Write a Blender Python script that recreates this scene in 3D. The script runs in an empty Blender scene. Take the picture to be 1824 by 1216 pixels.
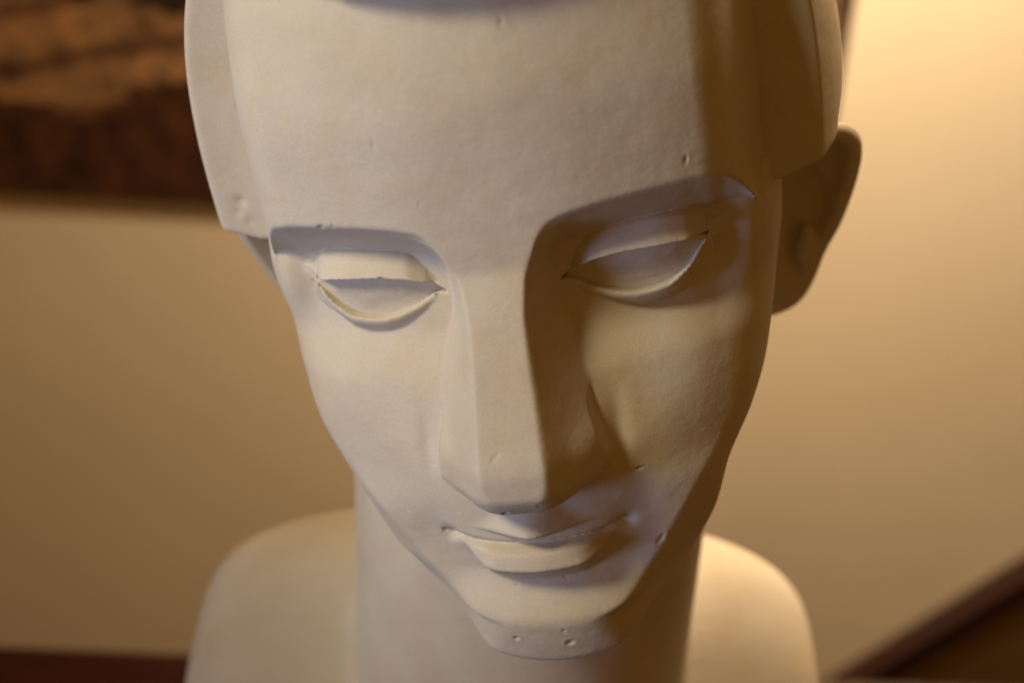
import bpy, math
import numpy as np
from mathutils import Matrix, Vector

sc = bpy.context.scene
C = sc.collection
CM = 0.01

# ------------------------------------------------------------------ frames
# head frame (cm): x to the viewer's right, y towards the viewer, z up the face
CAM_HEAD = np.array([5.48963067, 37.43348194, 12.79529578])
RC = np.array([[0.9803618, -0.12057153, -0.15605525],
               [-0.09722846, 0.39295046, -0.91440503],
               [-0.17157319, -0.91162078, -0.37351064]])   # rows: right, down, forward
PITCH, ROLL = math.radians(27.0), math.radians(3.0)
U = RC.T @ np.array([math.sin(ROLL) * math.cos(PITCH), -math.cos(ROLL) * math.cos(PITCH), -math.sin(PITCH)])
U /= np.linalg.norm(U)
FW = RC[2]
YW = FW - FW.dot(U) * U
YW /= np.linalg.norm(YW)                       # world +Y, away from the viewer
S = np.diag([1., -1., 1.])                     # left-handed head frame -> right-handed
XW = np.cross(S @ YW, S @ U)                   # world +X in the right-handed head frame
WM = np.array([XW, S @ YW, S @ U])             # right-handed head (x,-y,z) -> world
TABLE = 30.5                                   # head origin above the table top, cm


def to_world(P):
    """head-frame points (n,3) in cm -> world metres"""
    Q = (np.asarray(P, float) * [1, -1, 1]) @ WM.T
    Q[..., 2] += TABLE
    return Q * CM


# torso frame: X = world X, T = towards the viewer (-world Y), Z = world up, origin at head origin
TX = XW * [1, -1, 1]
TT = -YW
TU = U

# ------------------------------------------------------------------ helpers
def smin(a, b, k):
    h = np.clip(0.5 + 0.5 * (b - a) / k, 0, 1)
    return b + (a - b) * h - k * h * (1 - h)


def smax(a, b, k):
    return -smin(-a, -b, k)


def sstep(e0, e1, x):
    t = np.clip((x - e0) / (e1 - e0), 0, 1)
    return t * t * (3 - 2 * t)


def interp(z, pts):
    """smooth (monotone-ish cubic) interpolation through (z, value) points"""
    pts = sorted(pts)
    xs = np.array([p[0] for p in pts], float)
    ys = np.array([p[1] for p in pts], float)
    d = np.diff(ys) / np.diff(xs)
    m = np.empty_like(ys)
    m[0], m[-1] = d[0], d[-1]
    m[1:-1] = np.where(d[:-1] * d[1:] > 0, 2 * d[:-1] * d[1:] / (d[:-1] + d[1:] + 1e-12), 0)
    z = np.clip(z, xs[0], xs[-1])
    i = np.clip(np.searchsorted(xs, z, side='right') - 1, 0, len(xs) - 2)
    h = xs[i + 1] - xs[i]
    t = (z - xs[i]) / h
    return ((2 * t**3 - 3 * t**2 + 1) * ys[i] + (t**3 - 2 * t**2 + t) * h * m[i]
            + (-2 * t**3 + 3 * t**2) * ys[i + 1] + (t**3 - t**2) * h * m[i + 1])


def vnoise(x, z, s, seed):
    """smooth value noise on a 2D grid"""
    rng = np.random.RandomState(seed)
    T = rng.rand(97, 97) * 2 - 1
    u, v = x / s + 500, z / s + 500
    i, j = np.floor(u).astype(int), np.floor(v).astype(int)
    fu, fv = u - i, v - j
    fu, fv = fu * fu * (3 - 2 * fu), fv * fv * (3 - 2 * fv)
    a, b = T[i % 97, j % 97], T[(i + 1) % 97, j % 97]
    c, d = T[i % 97, (j + 1) % 97], T[(i + 1) % 97, (j + 1) % 97]
    return (a * (1 - fu) + b * fu) * (1 - fv) + (c * (1 - fu) + d * fu) * fv


def surface_nets(F, xs, ys, zs):
    """F[i,j,k] < 0 inside; returns verts (n,3), quads (m,4)"""
    s = F < 0
    nx, ny, nz = F.shape
    c = np.zeros((nx - 1, ny - 1, nz - 1), np.int8)
    for dx in (0, 1):
        for dy in (0, 1):
            for dz in (0, 1):
                c += s[dx:nx - 1 + dx, dy:ny - 1 + dy, dz:nz - 1 + dz]
    I, J, K = np.nonzero((c > 0) & (c < 8))
    idx = np.full(c.shape, -1, np.int32)
    idx[I, J, K] = np.arange(len(I))
    acc = np.zeros((len(I), 3))
    cnt = np.zeros(len(I))
    for ax in range(3):
        o = [a for a in range(3) if a != ax]
        for p in (0, 1):
            for q in (0, 1):
                d0 = [0, 0, 0]
                d0[o[0]], d0[o[1]] = p, q
                d1 = list(d0)
                d1[ax] = 1
                f0 = F[I + d0[0], J + d0[1], K + d0[2]]
                f1 = F[I + d1[0], J + d1[1], K + d1[2]]
                m = (f0 < 0) != (f1 < 0)
                t = f0 / np.where(m, f0 - f1, 1)
                P0 = np.stack([xs[I + d0[0]], ys[J + d0[1]], zs[K + d0[2]]], 1)
                P1 = np.stack([xs[I + d1[0]], ys[J + d1[1]], zs[K + d1[2]]], 1)
                acc += np.where(m[:, None], P0 + (P1 - P0) * t[:, None], 0)
                cnt += m
    V = acc / cnt[:, None]
    quads = []
    # x edges
    a, b = s[:-1, 1:-1, 1:-1], s[1:, 1:-1, 1:-1]
    i, j, k = np.nonzero(a != b); j += 1; k += 1
    Q = np.stack([idx[i, j - 1, k - 1], idx[i, j, k - 1], idx[i, j, k], idx[i, j - 1, k]], 1)
    fl = ~s[i, j, k]; Q[fl] = Q[fl][:, ::-1]; quads.append(Q)
    a, b = s[1:-1, :-1, 1:-1], s[1:-1, 1:, 1:-1]
    i, j, k = np.nonzero(a != b); i += 1; k += 1
    Q = np.stack([idx[i - 1, j, k - 1], idx[i - 1, j, k], idx[i, j, k], idx[i, j, k - 1]], 1)
    fl = ~s[i, j, k]; Q[fl] = Q[fl][:, ::-1]; quads.append(Q)
    a, b = s[1:-1, 1:-1, :-1], s[1:-1, 1:-1, 1:]
    i, j, k = np.nonzero(a != b); i += 1; j += 1
    Q = np.stack([idx[i - 1, j - 1, k], idx[i, j - 1, k], idx[i, j, k], idx[i - 1, j, k]], 1)
    fl = ~s[i, j, k]; Q[fl] = Q[fl][:, ::-1]; quads.append(Q)
    return V, np.concatenate(quads)


def axis(*segs):
    """rectilinear axis from (start, end, step) pieces"""
    out = []
    for a, b, st in segs:
        n = max(1, int(round((b - a) / st)))
        out.append(np.linspace(a, b, n, endpoint=False))
    out.append([segs[-1][1]])
    return np.concatenate(out).astype(np.float32)


ROOT_W = None


def relax(V, Q, n):
    """light smoothing, as a cast loses its sharpest arrises"""
    e = np.concatenate([Q[:, [0, 1]], Q[:, [1, 2]], Q[:, [2, 3]], Q[:, [3, 0]]])
    deg = np.bincount(e.ravel(), minlength=len(V)).astype(float)
    for _ in range(n):
        S_ = np.stack([np.bincount(e[:, 0], V[e[:, 1], i], len(V)) + np.bincount(e[:, 1], V[e[:, 0], i], len(V)) for i in range(3)], 1)
        V = V * .45 + .55 * S_ / deg[:, None]
    return V


def mesh_from(name, F, xs, ys, zs, mat, parent):
    V, Q = surface_nets(F, xs, ys, zs)
    V = relax(V, Q, 2)
    W = to_world(V) - ROOT_W
    Q = Q[:, ::-1]                         # the y flip turns the winding over
    me = bpy.data.meshes.new(name)
    me.vertices.add(len(W)); me.vertices.foreach_set('co', W.astype(np.float32).ravel())
    me.loops.add(Q.size); me.loops.foreach_set('vertex_index', Q.astype(np.int32).ravel())
    me.polygons.add(len(Q))
    me.polygons.foreach_set('loop_start', np.arange(0, Q.size, 4, dtype=np.int32))
    me.polygons.foreach_set('use_smooth', np.ones(len(Q), bool))
    me.update(calc_edges=True)
    me.validate()
    me.materials.append(mat)
    o = bpy.data.objects.new(name, me)
    C.objects.link(o)
    o.parent = parent
    return o


# ------------------------------------------------------------------ the face as a relief y = H(x, z)
def w_side(z):
    return interp(z, [(-8.6, .9), (-8.1, 1.45), (-7.7, 2.1), (-7.2, 2.85), (-6.8, 3.3), (-6.0, 3.98), (-4.9, 4.55), (-3.5, 5.05), (-2.35, 5.8),
                      (-.8, 6.35), (.8, 6.75), (2, 6.98), (4, 7.1), (7, 7.2), (9, 7.1), (13, 6.2)])


def relief(X, Z, deep=0.0):
    a = np.abs(X)
    z = Z
    # forehead
    Fm = interp(z, [(-8, 7.3), (2.2, 9.2), (3.4, 9.42), (4.3, 9.5), (6.5, 9.55), (9, 9.1), (12, 7.6)])
    F = Fm - .048 * a**2 - .62 * np.maximum(0, a - 5.0)**2
    # brow shelf
    zb = interp(a, [(0, 0.), (.7, 1.5), (.95, 3.1), (1.2, 3.8), (1.6, 4.16), (2.3, 4.33), (3.3, 4.42), (4.8, 4.46), (5.45, 4.36), (5.8, 4.08), (6.1, 3.6), (6.35, 2.9), (6.6, 1.6), (7.2, 0.5)])
    shelf = F - 1.27 * (zb - z)
    F2 = smin(F, shelf, .10)
    # cheeks, mouth and chin ground
    M = interp(z, [(-8.6, 10.5), (-6.36, 9.86), (-5.15, 9.34), (-4.7, 9.45), (-4, 9.68),
                   (-3, 9.74), (-2, 9.70), (0, 9.2), (1.4, 8.44), (2.4, 8.35), (3.6, 8.25), (5, 8.2)])
    Kc = interp(z, [(-8, .15), (-6, .10), (-4.9, .074), (-3.5, .072), (-2.35, .078), (-.8, .073), (.8, .071), (2, .070), (4, .068)])
    M2 = interp(z, [(-8.6, 9.75), (-6.36, 9.62), (-5.15, 9.62), (-4, 9.68), (-3, 9.74)])
    M = np.where(z < -3, M + (M2 - M) * sstep(1.7, 3.3, a), M)
    B = M - Kc * a**2
    B = B - .14 * np.exp(-((a - 2.38) / .26)**2 - ((z + 1.35) / .75)**2)
    # flattened, slightly hollow cheek beside the nose; fuller cheekbone
    B = B + .20 * np.exp(-((a - 4.6) / 1.3)**2 - ((z - .2) / 1.5)**2) - .10 * np.exp(-((a - 3.0) / 1.0)**2 - ((z + .6) / 1.3)**2)
    # bevelled band running along the jaw and under the chin
    B = B + .80 * sstep(5.0, 6.3, a) * np.exp(-((z - 2.6) / 1.6)**2)
    wi = interp(z, [(-8, .8), (-6.55, 1.35), (-6.25, 2.0), (-5.4, 2.75), (-4.65, 3.3), (-3.5, 4.1), (-2.35, 4.95), (-.8, 5.95), (1, 6.6)])
    bev = sstep(-.8, -3.0, z)
    dj = smax((a - wi) * .66, (-6.42 - z) * .55, .3)
    B = B - .27 * np.exp(-((a - 2.7) / 1.0)**2 - ((z + 4.1) / 1.3)**2)
    B = B - bev * .98 * smax(dj, 0 * a, .10)
    H = smax(B, F2, .10)
    # nose
    r = interp(z, [(-2.6, .80), (-1.6, .80), (1.7, .70), (2.7, .78), (3.2, .92), (3.6, 1.15), (3.95, 1.6), (4.2, 2.2), (4.45, 3.2)])
    N = interp(z, [(-3.0, 9.6), (-2.76, 10.4), (-2.55, 10.85), (-2.28, 11.12), (-1.95, 11.27), (-1.5, 11.25), (-.6, 10.93), (0.5, 10.47), (1.7, 9.98),
                   (2.6, 9.64), (3.2, 9.44), (3.9, 9.30), (4.5, 8.8), (6.0, 6.5), (13, 0)])
    sl = interp(z, [(-2.6, 1.25), (-1.2, 1.25), (0, 1.45), (1, 1.9), (2.2, 2.7), (3.0, 2.4), (4, 1.6)])
    kr = .09 + .35 * sstep(-1.5, -2.5, z)
    Nn = N - sl * (smax(a - r, 0 * a, kr) - .0) - .05 * a**2
    # wings: a facet with its own edge against the cheek
    aw = interp(z, [(-2.6, 2.05), (-1.9, 2.02), (-1.2, 1.92), (-.4, 1.75), (.3, 1.9), (1, 3.0)])
    Nn = Nn + .20 * np.exp(-((z + 1.4) / .8)**2) * sstep(1.2, 1.9, a)
    Nn = smin(Nn, N - 1.25 - 5. * (a - aw), .08)
    zn = -2.72 + .42 * (np.sqrt(a**2 + .25) - .5)
    Nn = smin(Nn, N - 8. * (zn - z) + .0 * a, .14)
    kn = .09 + .20 * sstep(2.6, 3.8, z)
    H = smax(H, Nn, kn)
    # upper lip
    ul = 10.50 - .66 * np.sqrt(a**2 + .10)
    zu = -3.62 + .0 * a
    ul_s = smin(ul - .22 * smax(z - zu, 0 * z, .1) * 1.8, ul - 1.9 * (zu - z), .06)
    ul_s = ul_s - .07 * np.exp(-(a / .32)**2) * sstep(-3.4, -3.0, z)
    # lower lip
    zs_ = -4.14 + .03 * a**2
    zl = interp(a, [(0, -4.66), (1.28, -4.60), (2.2, -4.0), (3, -3.5)])
    ll = 10.0 - .13 * a**2 - .50 * smax(a - 1.2, 0 * a, .2) - .32 * (z - zs_)
    ll_s = smin(ll, ll - 1.5 * smax(zl - z, 0 * z, .06), .05)
    lipm = sstep(2.8, 2.2, a)
    upr = smax(H, ul_s - (1 - lipm) * 2, .10)
    lwr = smax(H, ll_s - (1 - lipm) * 2, .08)
    # the mouth line: upper lip above it, lower lip below
    tt = sstep(-.05, .05, z - (zs_ + .02))
    mouth = np.where(a < 3.4, upr * tt + lwr * (1 - tt), H)
    H = mouth
    H = H - .20 * np.exp(-((z - zs_) / .07)**2) * sstep(2.42, 2.0, a)
    H = H - .17 * np.exp(-((a - 2.28) / .22)**2 - ((z + 4.0) / .20)**2)
    H = H + .04 * np.exp(-((a - 3.2) / .45)**2 - ((z + 3.7) / .6)**2)
    # ---------------- eyes
    zm = interp(a, [(1.35, 2.25), (1.55, 2.42), (1.95, 2.66), (2.4, 2.80), (3.3, 2.88), (4.3, 2.86), (4.75, 2.80), (5.05, 2.70)])
    zc = interp(a, [(1.35, 2.35), (1.65, 2.75), (1.95, 3.08), (2.35, 3.36), (3.0, 3.44), (3.7, 3.44), (4.5, 3.36), (4.95, 3.12), (5.15, 2.85)])
    zlb = interp(a, [(1.35, 2.20), (1.6, 2.28), (2.2, 2.02), (2.8, 1.80), (3.3, 1.72), (3.9, 1.78), (4.4, 2.05), (4.85, 2.50), (5.05, 2.70)])
    base = 8.36 - .028 * a**2 - .10 * np.maximum(0, a - 3.6)**2
    ine = sstep(1.40, 1.62, a) * sstep(5.12, 4.95, a)
    # upper lid: proud slab leaning outwards down to the margin
    ulid = base - .24 + 1.0 * (zc - z)
    ulid = smin(ulid, base + .29, .12)
    ulid = ulid - 3.0 * smax(z - zc, 0 * z, .03)
    lid_in = sstep(1.30, 1.9, a) * sstep(5.35, 4.5, a)
    low = 1.2 * smax(zm - .25 - z, 0 * z, .1) * 4
    H = smax(H, ulid - low - (1 - lid_in) * .8, .05)
    q = zlb - z
    rim = base - .0 - .18 * (q - .14)**2 * (q > .14) - 1.15 * smax(q - .15, 0 * q, .10) - .04 * (a - 3.2)**2 - 4 * np.maximum(0, -q - .2)
    rim_in = sstep(1.2, 1.75, a) * sstep(5.3, 4.7, a)
    H = smax(H, rim - (1 - rim_in) * .5, .05)
    # inner canthus notch, outer crease
    return H


DENTS = [  # x, z, half length, half width, angle, depth: air holes, nicks and scratches in the cast (cm)
    (-4.05, 4.45, .09, .05, .3, .08), (-3.72, 4.47, .06, .035, .1, .05), (-2.95, 2.86, .07, .05, 0, .10), (-.34, -2.44, .09, .06, .5, .16),
    (.52, -2.2, .04, .04, 0, .07), (-.95, -6.95, .08, .05, .4, .08), (.35, -6.70, .07, .035, .5, .06), (.44, -7.15, .11, .06, .5, .10),
    (.55, -5.35, .05, .04, 0, .05), (-.72, -5.48, .04, .04, 0, .06), (3.05, -4.8, .14, .05, .8, .12), (2.75, -2.55, .16, .03, .1, .08),
    (4.72, 4.95, .035, .10, -.3, .05), (-1.4, 4.9, .03, .03, 0, .05), (1.1, 8.7, .08, .05, .8, .05), (-2.45, -3.95, .07, .07, 0, .06),
    (-3.4, -3.35, .06, .03, .2, .04), (-.35, -.9, .16, .035, .7, .035), (-2.35, -1.9, .14, .03, 0, .03), (-1.9, .25, .12, .03, -.1, .03),
    (-5.0, 3.3, .14, .04, -.8, .04), (-4.8, 2.95, .10, .03, -.8, .03), (5.6, 4.3, .03, .03, 0, .05), (-2.2, 6.4, .04, .03, .3, .04),
]


def build_head_field():
    xs = axis((-9.0, -7.4, .2), (-7.4, -5.4, .06), (-5.4, 5.4, .036), (5.4, 7.4, .06), (7.4, 9.0, .2))
    zs = axis((-22., -9., .25), (-9., -8.2, .12), (-8.2, 1.6, .045), (1.6, 3.7, .028), (3.7, 5.2, .045), (5.2, 10., .10), (10., 14., .3))
    ys = axis((-10., 3.2, .3), (3.2, 12., .055))
    return xs, ys, zs


def lids(a):
    zm = interp(a, [(1.35, 2.25), (1.55, 2.42), (1.95, 2.66), (2.4, 2.80), (3.3, 2.88), (4.3, 2.86), (4.75, 2.80), (5.05, 2.70)])
    zlb = interp(a, [(1.35, 2.26), (1.6, 2.32), (2.2, 2.02), (2.8, 1.80), (3.3, 1.72), (3.9, 1.78), (4.4, 2.05), (4.85, 2.50), (5.05, 2.70)])
    return zm, zlb


def eyeball(a, z):
    base = 8.36 - .028 * a**2 - .10 * np.maximum(0, a - 3.6)**2
    return base - .05 - .19 * np.maximum(0, 2.95 - z)**1.15 - .06 * (a - 3.2)**2


def torso_coords(x, y, z):
    X = x * TX[0] + y * TX[1] + z * TX[2]
    T = x * TT[0] + y * TT[1] + z * TT[2]
    Zz = x * TU[0] + y * TU[1] + z * TU[2]
    return X, T, Zz


def neck_torso(X, T, Zz):
    """rounded, armless chest with a column neck, in the upright frame"""
    # neck column
    nx, nt = NECK_X, NECK_T
    q = np.sqrt(((X - nx) / 5.75)**2 + ((T - nt) / 5.7)**2)
    neck = (q - 1) * 5.6
    # chest
    ax = np.abs(X - CH_X)
    W = 10.85 + .13 * np.clip(SH_Z - Zz, 0, 30)
    D = 5.2 + .05 * np.clip(SH_Z - Zz, 0, 30)
    e = ((ax / W)**3.2 + (np.abs(T - CH_T) / D)**3.2)**(1 / 3.2)
    side = (e - 1) * 6.0
    top = (Zz - (SH_Z - .06 * smax(ax - 4.5, 0 * ax, 1.5) - 1.05 * smax(T + .6, 0 * T, 2.0))) * .80
    chest = smax(side, top, 1.6)
    body = smin(neck, chest, .6)
    return smax(body, -(Zz + TABLE - .02), .3)


NECK_X, NECK_T = -.12, 1.0
CH_X, CH_T = -.65, .2
SH_Z = -12.1


def field_body(xs, ys, zs, relief_fn):
    Xg, Zg = np.meshgrid(xs.astype(float), zs.astype(float), indexing='ij')
    H = relief_fn(Xg, Zg)
    H = H + .012 * vnoise(Xg, Zg, 1.1, 3) + .006 * vnoise(Xg, Zg, .45, 4) + .0025 * vnoise(Xg, Zg, .16, 5)
    for (dx, dz, ru, rv, an, dd) in DENTS:
        ca, sa = math.cos(an), math.sin(an)
        u_, v_ = (Xg - dx) * ca + (Zg - dz) * sa, -(Xg - dx) * sa + (Zg - dz) * ca
        qq = (u_ / ru)**2 + (v_ / rv)**2
        H = H - dd * np.exp(-qq) + dd * .18 * np.exp(-(np.sqrt(qq) - 1.7)**2 * 4)
    gx = np.gradient(H, xs, axis=0); gz = np.gradient(H, zs, axis=1)
    G = np.sqrt(1 + np.minimum(gx**2 + gz**2, 9.))
    W = w_side(Zg)
    kk = interp(Zg, [(-8, .30), (-5, .35), (-3, .6), (0, 1.3), (4, 1.6), (12, 1.6)])
    a = np.abs(Xg)
    zm, zlb = lids(a)
    op = np.minimum(np.minimum(zm - Zg, Zg - zlb) * .85, np.minimum(a - 1.40, 5.08 - a)).astype(np.float32)[:, None, :]
    fl = (eyeball(a, Zg) - .35).astype(np.float32)[:, None, :]
    H, G, W, kk, a = [q.astype(np.float32)[:, None, :] for q in (H, G, W, kk, a)]
    out = np.empty((len(xs), len(ys), len(zs)), np.float32)
    zz = zs[None, None, :]
    for j0 in range(0, len(ys), 16):
        y = ys[j0:j0 + 16][None, :, None]
        f = (y - H) / G
        # skull sides bulge a little towards the back
        f = smax(f, a - W - .0 * y, kk)
        back = -9.0 - y
        f = smax(f, back, 2.0)
        f = smax(f, zz - 12.5, 2.5)
        under = (-7.80 + (9.0 - y) * .40 - zz) * .92
        f = smax(f, under, .35)
        f = smax(f, np.minimum(op, y - fl), .035)
        X, T, Zz = torso_coords(xs[:, None, None], y, zz)
        nt = neck_torso(X, T, Zz)
        nt = np.maximum(nt, (zz + 0.0) * .9)      # neck ends inside the head
        out[:, j0:j0 + 16, :] = smin(f, nt, .12)
    return out


# ------------------------------------------------------------------ materials
def new_mat(name):
    m = bpy.data.materials.new(name)
    m.use_nodes = True
    nt = m.node_tree
    for n in list(nt.nodes):
        nt.nodes.remove(n)
    out = nt.nodes.new('ShaderNodeOutputMaterial')
    b = nt.nodes.new('ShaderNodeBsdfPrincipled')
    nt.links.new(b.outputs[0], out.inputs[0])
    return m, nt, b


def N_(nt, kind, **kw):
    n = nt.nodes.new(kind)
    for k, v in kw.items():
        if k in n.inputs:
            n.inputs[k].default_value = v
        else:
            setattr(n, k, v)
    return n


def ramp(nt, src, stops):
    r = nt.nodes.new('ShaderNodeValToRGB')
    el = r.color_ramp.elements
    while len(el) < len(stops):
        el.new(.5)
    for e, (p, c) in zip(el, stops):
        e.position = p
        e.color = (*c, 1) if len(c) == 3 else c
    nt.links.new(src, r.inputs[0])
    return r


def plaster():
    m, nt, b = new_mat('matte_plaster')
    tc = N_(nt, 'ShaderNodeTexCoord')
    big = N_(nt, 'ShaderNodeTexNoise', Scale=22.0, Detail=5.0, Roughness=.6)
    nt.links.new(tc.outputs['Object'], big.inputs['Vector'])
    r1 = ramp(nt, big.outputs['Fac'], [(.30, (.63, .575, .49)), (.52, (.70, .66, .58)), (.75, (.74, .71, .64))])
    st = N_(nt, 'ShaderNodeTexNoise', Scale=55.0, Detail=6.0, Roughness=.7)
    nt.links.new(tc.outputs['Object'], st.inputs['Vector'])
    rs = ramp(nt, st.outputs['Fac'], [(.50, (1, 1, 1)), (.64, (1.0, .94, .84)), (.80, (.92, .80, .60))])
    ms = N_(nt, 'ShaderNodeMix', data_type='RGBA', blend_type='MULTIPLY')
    ms.inputs[0].default_value = .7
    nt.links.new(r1.outputs[0], ms.inputs[6]); nt.links.new(rs.outputs[0], ms.inputs[7])
    gr = N_(nt, 'ShaderNodeTexNoise', Scale=2600.0, Detail=1.0)
    nt.links.new(tc.outputs['Object'], gr.inputs['Vector'])
    rg = ramp(nt, gr.outputs['Fac'], [(.30, (.90, .89, .88)), (.70, (1, 1, 1))])
    mg = N_(nt, 'ShaderNodeMix', data_type='RGBA', blend_type='MULTIPLY')
    mg.inputs[0].default_value = 1.0
    nt.links.new(ms.outputs[2], mg.inputs[6]); nt.links.new(rg.outputs[0], mg.inputs[7])
    # small dark specks
    vor = N_(nt, 'ShaderNodeTexVoronoi', Scale=85.0)
    nt.links.new(tc.outputs['Object'], vor.inputs['Vector'])
    sp = ramp(nt, vor.outputs['Distance'], [(.0, (1, 1, 1)), (.045, (1, 1, 1)), (.06, (0, 0, 0))])
    wn = N_(nt, 'ShaderNodeSeparateColor')
    nt.links.new(vor.outputs['Color'], wn.inputs[0])
    gt = N_(nt, 'ShaderNodeMath', operation='GREATER_THAN'); gt.inputs[1].default_value = .80
    nt.links.new(wn.outputs[0], gt.inputs[0])
    mu = N_(nt, 'ShaderNodeMath', operation='MULTIPLY')
    nt.links.new(sp.outputs[0], mu.inputs[0]); nt.links.new(gt.outputs[0], mu.inputs[1])
    mx = N_(nt, 'ShaderNodeMix', data_type='RGBA')
    mx.inputs[7].default_value = (.30, .24, .17, 1)
    m6 = N_(nt, 'ShaderNodeMath', operation='MULTIPLY'); m6.inputs[1].default_value = .6
    nt.links.new(mu.outputs[0], m6.inputs[0])
    nt.links.new(m6.outputs[0], mx.inputs[0]); nt.links.new(mg.outputs[2], mx.inputs[6])
    nt.links.new(mx.outputs[2], b.inputs['Base Color'])
    b.inputs['Roughness'].default_value = .62
    b.inputs['Specular IOR Level'].default_value = .28
    # fine brushed and grainy surface
    f1 = N_(nt, 'ShaderNodeTexNoise', Scale=520.0, Detail=4.0, Roughness=.65)
    nt.links.new(tc.outputs['Object'], f1.inputs['Vector'])
    f2 = N_(nt, 'ShaderNodeTexNoise', Scale=110.0, Detail=4.0, Roughness=.6)
    mp = N_(nt, 'ShaderNodeMapping'); mp.inputs['Scale'].default_value = (.7, 1, 1.6)
    nt.links.new(tc.outputs['Object'], mp.inputs[0]); nt.links.new(mp.outputs[0], f2.inputs['Vector'])
    add = N_(nt, 'ShaderNodeMath', operation='MULTIPLY_ADD'); add.inputs[1].default_value = .35
    nt.links.new(f1.outputs['Fac'], add.inputs[0]); nt.links.new(f2.outputs['Fac'], add.inputs[2])
    sub = N_(nt, 'ShaderNodeMath', operation='SUBTRACT')
    nt.links.new(add.outputs[0], sub.inputs[0]); nt.links.new(mu.outputs[0], sub.inputs[1])
    bp = N_(nt, 'ShaderNodeBump', Strength=.45, Distance=.0005)
    nt.links.new(sub.outputs[0], bp.inputs['Height'])
    nt.links.new(bp.outputs[0], b.inputs['Normal'])
    return m


def simple(name, col, rough=.6, spec=.3, var=.0, scale=20.0, bump=0.0):
    m, nt, b = new_mat(name)
    tc = N_(nt, 'ShaderNodeTexCoord')
    n = N_(nt, 'ShaderNodeTexNoise', Scale=scale, Detail=5.0, Roughness=.6)
    nt.links.new(tc.outputs['Object'], n.inputs['Vector'])
    r = ramp(nt, n.outputs['Fac'], [(.3, tuple(c * (1 - var) for c in col)), (.7, tuple(min(1, c * (1 + var)) for c in col))])
    nt.links.new(r.outputs[0], b.inputs['Base Color'])
    b.inputs['Roughness'].default_value = rough
    b.inputs['Specular IOR Level'].default_value = spec
    if bump:
        bp = N_(nt, 'ShaderNodeBump', Strength=bump, Distance=.001)
        nt.links.new(n.outputs['Fac'], bp.inputs['Height']); nt.links.new(bp.outputs[0], b.inputs['Normal'])
    return m


def wood(name, c0, c1, rough):
    m, nt, b = new_mat(name)
    tc = N_(nt, 'ShaderNodeTexCoord')
    mp = N_(nt, 'ShaderNodeMapping'); mp.inputs['Scale'].default_value = (1.2, 14, 14)
    nt.links.new(tc.outputs['Object'], mp.inputs[0])
    n = N_(nt, 'ShaderNodeTexNoise', Scale=5.0, Detail=7.0, Roughness=.62)
    nt.links.new(mp.outputs[0], n.inputs['Vector'])
    r = ramp(nt, n.outputs['Fac'], [(.3, c0), (.7, c1)])
    nt.links.new(r.outputs[0], b.inputs['Base Color'])
    b.inputs['Roughness'].default_value = rough
    return m


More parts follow.
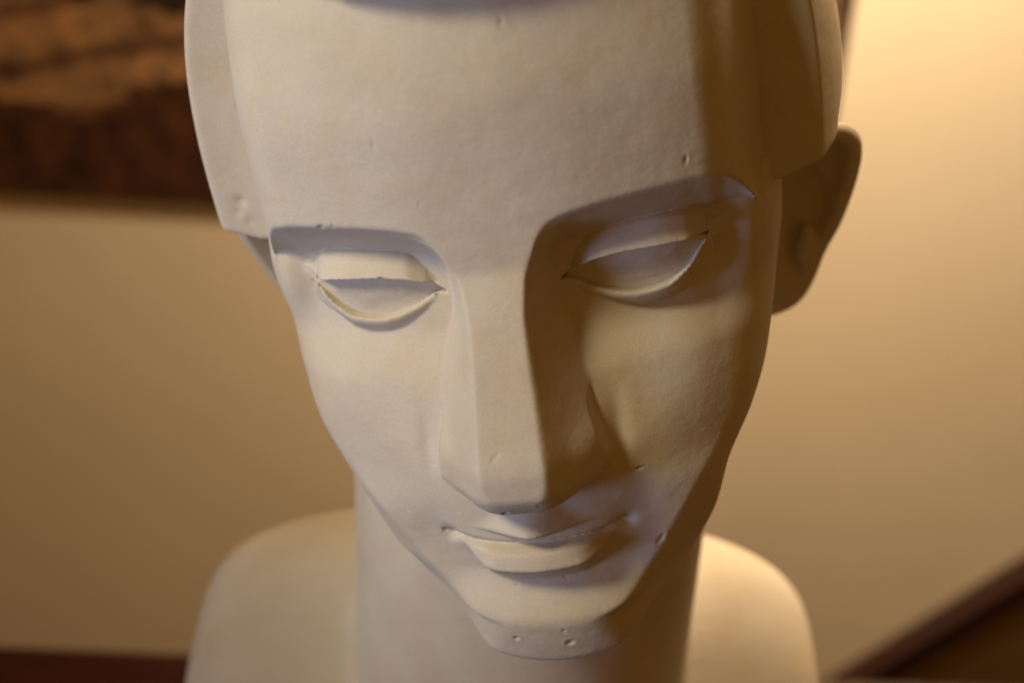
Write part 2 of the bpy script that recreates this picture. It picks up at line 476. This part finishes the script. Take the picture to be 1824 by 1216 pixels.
def painting_mat():
    """loose landscape: bright field with diagonal furrows, dark bushes below, dark houses above"""
    m, nt, b = new_mat('painted_canvas')
    tc = N_(nt, 'ShaderNodeTexCoord')
    n1 = N_(nt, 'ShaderNodeTexNoise', Scale=9.0, Detail=6.0, Roughness=.6)
    nt.links.new(tc.outputs['Object'], n1.inputs['Vector'])
    sep = N_(nt, 'ShaderNodeSeparateXYZ'); nt.links.new(tc.outputs['Object'], sep.inputs[0])

    def mth(op, a, b_=None, c=None):
        n = N_(nt, 'ShaderNodeMath', operation=op)
        for i, v in enumerate((a, b_, c)):
            if v is None:
                continue
            if isinstance(v, (int, float)):
                n.inputs[i].default_value = v
            else:
                nt.links.new(v, n.inputs[i])
        return n.outputs[0]
    x = mth('SUBTRACT', sep.outputs[0], PA['x0'])
    z = sep.outputs[2]

    def soft(v, w):
        n = N_(nt, 'ShaderNodeMapRange', interpolation_type='SMOOTHSTEP')
        n.inputs[1].default_value, n.inputs[2].default_value = -w, w
        nt.links.new(v, n.inputs[0])
        return n.outputs[0]

    def mixc(fac, a, b_):
        n = N_(nt, 'ShaderNodeMix', data_type='RGBA')
        nt.links.new(fac, n.inputs[0])
        for i_, v in ((6, a), (7, b_)):
            if isinstance(v, tuple):
                n.inputs[i_].default_value = (*v, 1)
            else:
                nt.links.new(v, n.inputs[i_])
        return n.outputs[2]
    wob = mth('MULTIPLY_ADD', n1.outputs['Fac'], .09, -.045)
    n3 = N_(nt, 'ShaderNodeTexNoise', Scale=38.0, Detail=3.0)
    nt.links.new(tc.outputs['Object'], n3.inputs['Vector'])
    wob2 = mth('MULTIPLY_ADD', n3.outputs['Fac'], .03, -.015)
    bush = soft(mth('SUBTRACT', mth('ADD', mth('MULTIPLY_ADD', x, .26, .055), mth('ADD', wob, wob2)), z), .003)
    house = soft(mth('SUBTRACT', mth('ADD', z, mth('MULTIPLY', wob2, 1.2)), mth('MULTIPLY_ADD', x, -.13, .165)), .003)
    wv = mth('SINE', mth('MULTIPLY', mth('ADD', mth('MULTIPLY_ADD', x, -.22, z), mth('MULTIPLY', wob, .25)), 150))
    furrow = soft(mth('SUBTRACT', wv, .72), .25)
    field = mixc(furrow, (.31, .185, .095), (.14, .065, .035))
    walls = mixc(soft(mth('SUBTRACT', mth('SINE', mth('MULTIPLY', x, 75)), .55), .2), (.025, .012, .008), (.20, .13, .075))
    col = mixc(house, mixc(bush, field, (.075, .028, .013)), walls)
    n2 = N_(nt, 'ShaderNodeTexNoise', Scale=42.0, Detail=6.0, Roughness=.65)
    nt.links.new(tc.outputs['Object'], n2.inputs['Vector'])
    mx = N_(nt, 'ShaderNodeMix', data_type='RGBA', blend_type='MULTIPLY')
    r2 = ramp(nt, n2.outputs['Fac'], [(.36, (.30, .22, .18)), (.5, (.9, .85, .8)), (.66, (1.7, 1.45, 1.1))])
    mx.inputs[0].default_value = .85
    nt.links.new(col, mx.inputs[6]); nt.links.new(r2.outputs[0], mx.inputs[7])
    nt.links.new(mx.outputs[2], b.inputs['Base Color'])
    b.inputs['Roughness'].default_value = .55
    return m


def box(name, lo, hi, mat, parent=None, loc=(0, 0, 0), bevel=0.0):
    import bmesh
    bm = bmesh.new()
    bmesh.ops.create_cube(bm, size=1)
    lo, hi = Vector(lo), Vector(hi)
    for v in bm.verts:
        v.co = Vector([(lo[i] + hi[i]) / 2 + v.co[i] * (hi[i] - lo[i]) for i in range(3)])
    if bevel:
        bmesh.ops.bevel(bm, geom=bm.edges[:], offset=bevel, segments=4, profile=.6, affect='EDGES')
    me = bpy.data.meshes.new(name)
    bm.to_mesh(me); bm.free()
    me.materials.append(mat)
    o = bpy.data.objects.new(name, me)
    C.objects.link(o)
    o.location = loc
    if parent:
        o.parent = parent
    return o


def tag(o, label=None, cat=None, kind=None, group=None):
    if label: o['label'] = label
    if cat: o['category'] = cat
    if kind: o['kind'] = kind
    if group: o['group'] = group


# ------------------------------------------------------------------ camera frame in world
cam_w = to_world(CAM_HEAD[None])[0]
R3 = (RC * [1, -1, 1]) @ WM.T                   # rows right, down, forward in world
FPX = 2300.0


def ray(px, py):
    d = R3.T @ np.array([(px - 912) / FPX, (py - 608) / FPX, 1.0])
    return d


def on_wall(px, py, Y):
    d = ray(px, py)
    t = (Y - cam_w[1]) / d[1]
    return cam_w + t * d


# ------------------------------------------------------------------ bust
ROOT_W = to_world(np.array([[NECK_X, 0, 0]]) @ np.array([TX, TT, TU]))[0]
ROOT_W[2] = 0.0
mp = plaster()
bust = bpy.data.objects.new('plaster_bust', None)
C.objects.link(bust)
bust.location = ROOT_W
tag(bust, 'cream white plaster bust with downcast eyes and a smooth helmet of hair', 'bust')

xs, ys, zs = build_head_field()
# the chest is wider than the head grid
xs = np.concatenate([axis((-19., -9., .35))[:-1], xs, axis((9., 14., .35))[1:]]).astype(np.float32)
zs = np.concatenate([axis((-36., -22., .45))[:-1], zs]).astype(np.float32)
F = field_body(xs, ys, zs, lambda X, Z: relief(X, Z, deep=.35))
mesh_from('head_and_chest', F, xs, ys, zs, mp, bust)
del F

# eyes: lens-shaped inlays seen between the lids
for sgn in (-1, 1):
    ex = axis((1.3, 5.25, .06)) if sgn > 0 else axis((-5.25, -1.3, .06))
    ez = axis((1.5, 3.2, .05))
    ey = axis((6.6, 8.6, .05))
    Xg, Zg = np.meshgrid(ex.astype(float), ez.astype(float), indexing='ij')
    a = np.abs(Xg)
    ball = eyeball(a, Zg)
    ball = ball + .012 * vnoise(Xg, Zg * 2.2, .35, 9) + .008 * vnoise(Xg, Zg * 2, .15, 10)
    Y = ey[None, :, None]
    f = np.maximum(Y - ball[:, None, :], ball[:, None, :] - 1.0 - Y)
    f = np.maximum(f, (np.sqrt(((a - 3.25) / 1.9)**2 + ((Zg - 2.28) / .84)**2) - 1)[:, None, :] * .8)
    mesh_from('eye', f.astype(np.float32), ex, ey, ez, mp, bust)

# hair cap
def field_hair(xs, ys, zs):
    a = np.abs(xs)[:, None, None]
    y = ys[None, :, None]
    z = zs[None, None, :]
    ry = 9.0 + .95 * sstep(6., 10., z)
    q = np.sqrt((a / 9.02)**2 + ((y - 1.0) / ry)**2 + ((z - 5.6) / np.where(z > 5.6, 10.5, 8.0 + 10. * sstep(2.5, 5.0, y)))**2)
    f = (q - 1) * 8.6
    zh = 9.98 + .025 * a**2
    win = smin(y - 5.0, zh - z, 1.1)         # >0 in front of the face window
    f = smax(f, win, .08)
    bot = interp(y, [(-10, 0.0), (-2, 1.8), (1.5, 3.0), (5, 3.2), (9, 3.3)]) - z
    bot = bot + .38 * np.maximum(0, a - 7.0)
    f = smax(f, bot * .82, .06)
    for (cx, cy, cz, cr, cd_) in ((-7.35, 5.0, 4.35, .13, .14), (-7.5, 5.0, 4.05, .09, .10), (-7.2, 5.0, 3.75, .10, .06), (-7.6, 5.0, 5.2, .06, .06),
                                  (8.35, 3.0, 5.2, .16, .06), (8.3, 3.2, 4.7, .10, .06), (7.8, 4.9, 4.6, .14, .07), (7.5, 5.0, 6.8, .08, .05)):
        f = f + cd_ * np.exp(-((xs[:, None, None] - cx)**2 + (y - cy)**2 + (z - cz)**2) / cr**2)
    return f.astype(np.float32)


hx = axis((-9.4, -6.0, .08), (-6.0, 6.0, .16), (6.0, 9.4, .08))
hy = axis((-9.2, 2., .3), (2., 11., .09))
hz = axis((-.6, 3., .15), (3., 10.2, .08), (10.2, 16.4, .2))
mesh_from('hair', field_hair(hx, hy, hz), hx, hy, hz, mp, bust)


# ears
def poly_sdf(px, pz, P):
    d = np.full(px.shape, 1e9)
    s = np.ones(px.shape)
    n = len(P)
    for i in range(n):
        ax_, az = P[i]; bx, bz = P[i - 1]
        ex_, ez_ = bx - ax_, bz - az
        wx, wz = px - ax_, pz - az
        t = np.clip((wx * ex_ + wz * ez_) / (ex_**2 + ez_**2), 0, 1)
        d = np.minimum(d, (wx - ex_ * t)**2 + (wz - ez_ * t)**2)
        c1, c2, c3 = pz >= az, pz < bz, ex_ * wz > ez_ * wx
        s = np.where((c1 & c2 & c3) | (~c1 & ~c2 & ~c3), -s, s)
    return s * np.sqrt(d)


EAR = [(5.8, 2.5), (7.2, 3.0), (8.2, 3.42), (8.9, 3.48), (9.38, 3.12), (9.55, 2.5), (9.38, 1.5), (8.92, .2), (8.38, -.8), (8.02, -1.7),
       (7.62, -2.35), (7.1, -2.68), (6.3, -2.7), (5.8, -2.0)]


def round_poly(P, n=5):
    P = np.array(P, float)
    out = []
    m = len(P)
    for i in range(m):
        p0, p1, p2, p3 = P[i - 1], P[i], P[(i + 1) % m], P[(i + 2) % m]
        for k in range(n):
            t = k / n
            out.append(tuple(.5 * (2 * p1 + (p2 - p0) * t + (2 * p0 - 5 * p1 + 4 * p2 - p3) * t**2 + (3 * p1 - p0 - 3 * p2 + p3) * t**3)))
    return out


EAR = round_poly(EAR)


def field_ear(sgn, xs, ys, zs):
    a = (xs * sgn)[:, None, None].astype(float)
    y = ys[None, :, None].astype(float)
    z = zs[None, None, :].astype(float)
    u = a + 0 * y
    v = (y - .25 - .36 * (z - 1)) * .9 + .30 * (a - 8.2)
    z3 = z + 0 * u
    d2 = poly_sdf(u + 0 * z, z3, EAR)
    thick = .50
    dv = np.abs(v) - thick
    f = smax(d2 + 0 * v, dv, .7)
    # shallow bowl and groove inside the rim
    g = sstep(-.30, -.85, d2)
    f = smax(f, v - thick + .62 * g * sstep(6.6, 7.7, u + 0 * z) * sstep(-2.2, -.6, z), .15)
    c = np.sqrt(((u - 8.05) / .52)**2 + ((z - 1.55 + .5 * (u - 8.05)) / 1.0)**2 + ((v - .25) / .62)**2)
    f = smin(f, (np.sqrt(((u - 7.75) / .30)**2 + ((z + .3 - .8 * (u - 7.75)) / .75)**2 + ((v - .18) / .35)**2) - 1) * .3, .2)
    f = smax(f, (1 - c) * .5, .12)
    return f.astype(np.float32)


for sgn in (1, -1):
    ax_ = axis((5.6, 10.2, .09))
    if sgn < 0:
        ax_ = -ax_[::-1]
    ey, ez = axis((-3.4, 3.2, .09)), axis((-3.4, 4.2, .09))
    mesh_from('ear', field_ear(sgn, ax_, ey, ez), ax_, ey, ez, mp, bust)

# ------------------------------------------------------------------ room
WALL_Y = cam_w[1] + .93
wall = box('wall', (-2.2, 0, -1.0), (2.0, .1, 1.6), simple('wall_paint', (.86, .77, .60), .75, .2, .03, 6.0, .05), loc=(0, WALL_Y, 0))
tag(wall, kind='structure')
floor = box('floor', (-2.2, -2.5, -.05), (2.0, 0, 0), simple('floor_boards', (.10, .05, .03), .5, .3, .2, 8.0), loc=(0, WALL_Y, -.78))
tag(floor, kind='structure')

# table: its far edge projects to the dark line at the foot of the picture
def on_table(px, py):
    d = ray(px, py)
    return cam_w - d * (cam_w[2] / d[2])


tA, tB = on_table(0, 1144), on_table(1550, 1207)
tabw = wood('mahogany', (.010, .0025, .002), (.030, .007, .004), .28)
table = bpy.data.objects.new('wooden_table', None); C.objects.link(table)
t_ang = math.atan2(tB[1] - tA[1], tB[0] - tA[0])
t_mid = (tA + tB) / 2
table.location = (t_mid[0] + .25 * math.sin(t_ang), t_mid[1] - .25 * math.cos(t_ang), -.78)
table.rotation_euler = (0, 0, t_ang)
tag(table, 'dark red polished wooden table under the bust', 'table')
box('tabletop', (-.75, -.30, .745), (.75, .25, .78), tabw, table, bevel=.006)
for sx in (-.68, .68):
    for sy in (-.24, .19):
        box('leg', (sx - .025, sy - .025, 0), (sx + .025, sy + .025, .745), tabw, table, bevel=.004)

# painting on the wall
a0, a1 = on_wall(0, 342, WALL_Y), on_wall(330, 362, WALL_Y)
e0, e1 = on_wall(1523, 0, WALL_Y), on_wall(1490, 190, WALL_Y)
print('picture bottom', a0, a1, 'right edge', e0, e1)
PZ = (a0[2] + a1[2]) / 2
PX1 = (e0[0] + e1[0]) / 2
PW, PH = .98, .62
PA = dict(x0=a0[0] - (PX1 - PW))
pic = bpy.data.objects.new('landscape_painting', None); C.objects.link(pic)
pic.location = (PX1 - PW, WALL_Y, PZ)
tag(pic, 'brown landscape painting hanging on the wall behind the bust', 'painting')
box('canvas', (0, -.004, 0), (PW, -.001, PH), painting_mat(), pic, bevel=.001)

# slanting stair rail at the right
s0, s1 = on_wall(1470, 1244, WALL_Y - .03), on_wall(1824, 1026, WALL_Y - .03)
print('rail', s0, s1)
dx, dz = s1[0] - s0[0], s1[2] - s0[2]
ang = math.atan2(dz, dx)
rail = bpy.data.objects.new('stair_rail', None); C.objects.link(rail)
rail.location = (s0[0], WALL_Y, s0[2])
tag(rail, 'dark wooden rail slanting up along the wall behind the right shoulder', 'stair rail')
railw = wood('dark_wood', (.012, .003, .002), (.03, .008, .005), .4)
rr = box('handrail', (-.25, -.040, -.016), (.9, -.012, .006), railw, rail, bevel=.004)
rr.rotation_euler = (0, -ang, 0)
pn = box('rail_shade', (-.25, -.012, -.30), (.9, -.002, -.010), simple('rail_shade_brown', (.36, .23, .12), .6, .3, .1, 10.0), rail, bevel=.002)  # brown sheet standing in for the rail's shadow on the wall
pn.rotation_euler = (0, -ang, 0)

# ------------------------------------------------------------------ lights
def area(name, loc, target, size, power, col, spread=180):
    l = bpy.data.lights.new(name, 'AREA')
    l.shape = 'DISK'
    l.size = size
    l.spread = math.radians(spread)
    l.energy = power
    l.color = col
    o = bpy.data.objects.new(name, l)
    C.objects.link(o)
    o.location = loc
    d = Vector(target) - Vector(loc)
    o.rotation_euler = d.to_track_quat('-Z', 'Y').to_euler()
    return o


def point(name, loc, power, col, radius):
    l = bpy.data.lights.new(name, 'POINT')
    l.energy = power
    l.color = col
    l.shadow_soft_size = radius
    o = bpy.data.objects.new(name, l)
    C.objects.link(o)
    o.location = loc
    return o


HC = to_world(np.array([[0, 3, 0]]))[0]
print('head centre', HC, 'camera', cam_w)
def from_head(d, dist):
    d = np.array(d, float); d /= np.linalg.norm(d)
    return tuple(to_world((np.array([0, 7., 0]) + d * dist * 100)[None])[0])


AIM = to_world(np.array([[0, 7., 4.5]]))[0]
AIM2 = to_world(np.array([[-3.2, 8., 5.0]]))[0]
AIM2 = to_world(np.array([[-3.8, 8., 5.0]]))[0]
AIM2 = to_world(np.array([[-3.6, 8., 5.0]]))[0]
area('window_light', from_head((-.79, .60, .08), 1.2), AIM, .38, .185, (.54, .66, 1.0), 28)
area('ceiling_lamp', from_head((-.56, .50, .76), 1.0), AIM2, .26, .165, (1.0, .83, .52), 25)
area('wall_lamp', (HC[0] + .19, WALL_Y - .20, HC[2] + .56), (HC[0] + .17, WALL_Y, HC[2] - .02), .08, 6.0, (1.0, .73, .46), 120)
point('lamp_glow', (HC[0] + .24, WALL_Y - .18, HC[2] + .60), 16.0, (1.0, .72, .42), .05)

world = bpy.data.worlds.new('World')
sc.world = world
world.use_nodes = True
bg = world.node_tree.nodes['Background']
bg.inputs[0].default_value = (1.0, .44, .08, 1)
bg.inputs[1].default_value = .14

# ------------------------------------------------------------------ camera
cd = bpy.data.cameras.new('camera')
cam = bpy.data.objects.new('camera', cd)
C.objects.link(cam)
M = Matrix([[R3[0][0], -R3[1][0], -R3[2][0], cam_w[0]],
            [R3[0][1], -R3[1][1], -R3[2][1], cam_w[1]],
            [R3[0][2], -R3[1][2], -R3[2][2], cam_w[2]],
            [0, 0, 0, 1]])
cam.matrix_world = M
cd.sensor_width = 36
cd.lens = 36 * FPX / 1824
cd.clip_start = .01
cd.clip_end = 50
cd.dof.use_dof = True
cd.dof.focus_distance = .320
cd.dof.aperture_fstop = cd.lens / 1000 / .0075
sc.camera = cam

sc.view_settings.view_transform = 'Standard'
sc.view_settings.look = 'None'
sc.view_settings.exposure = 0
sc.view_settings.gamma = 1
sc.render.resolution_x, sc.render.resolution_y = 1024, 682
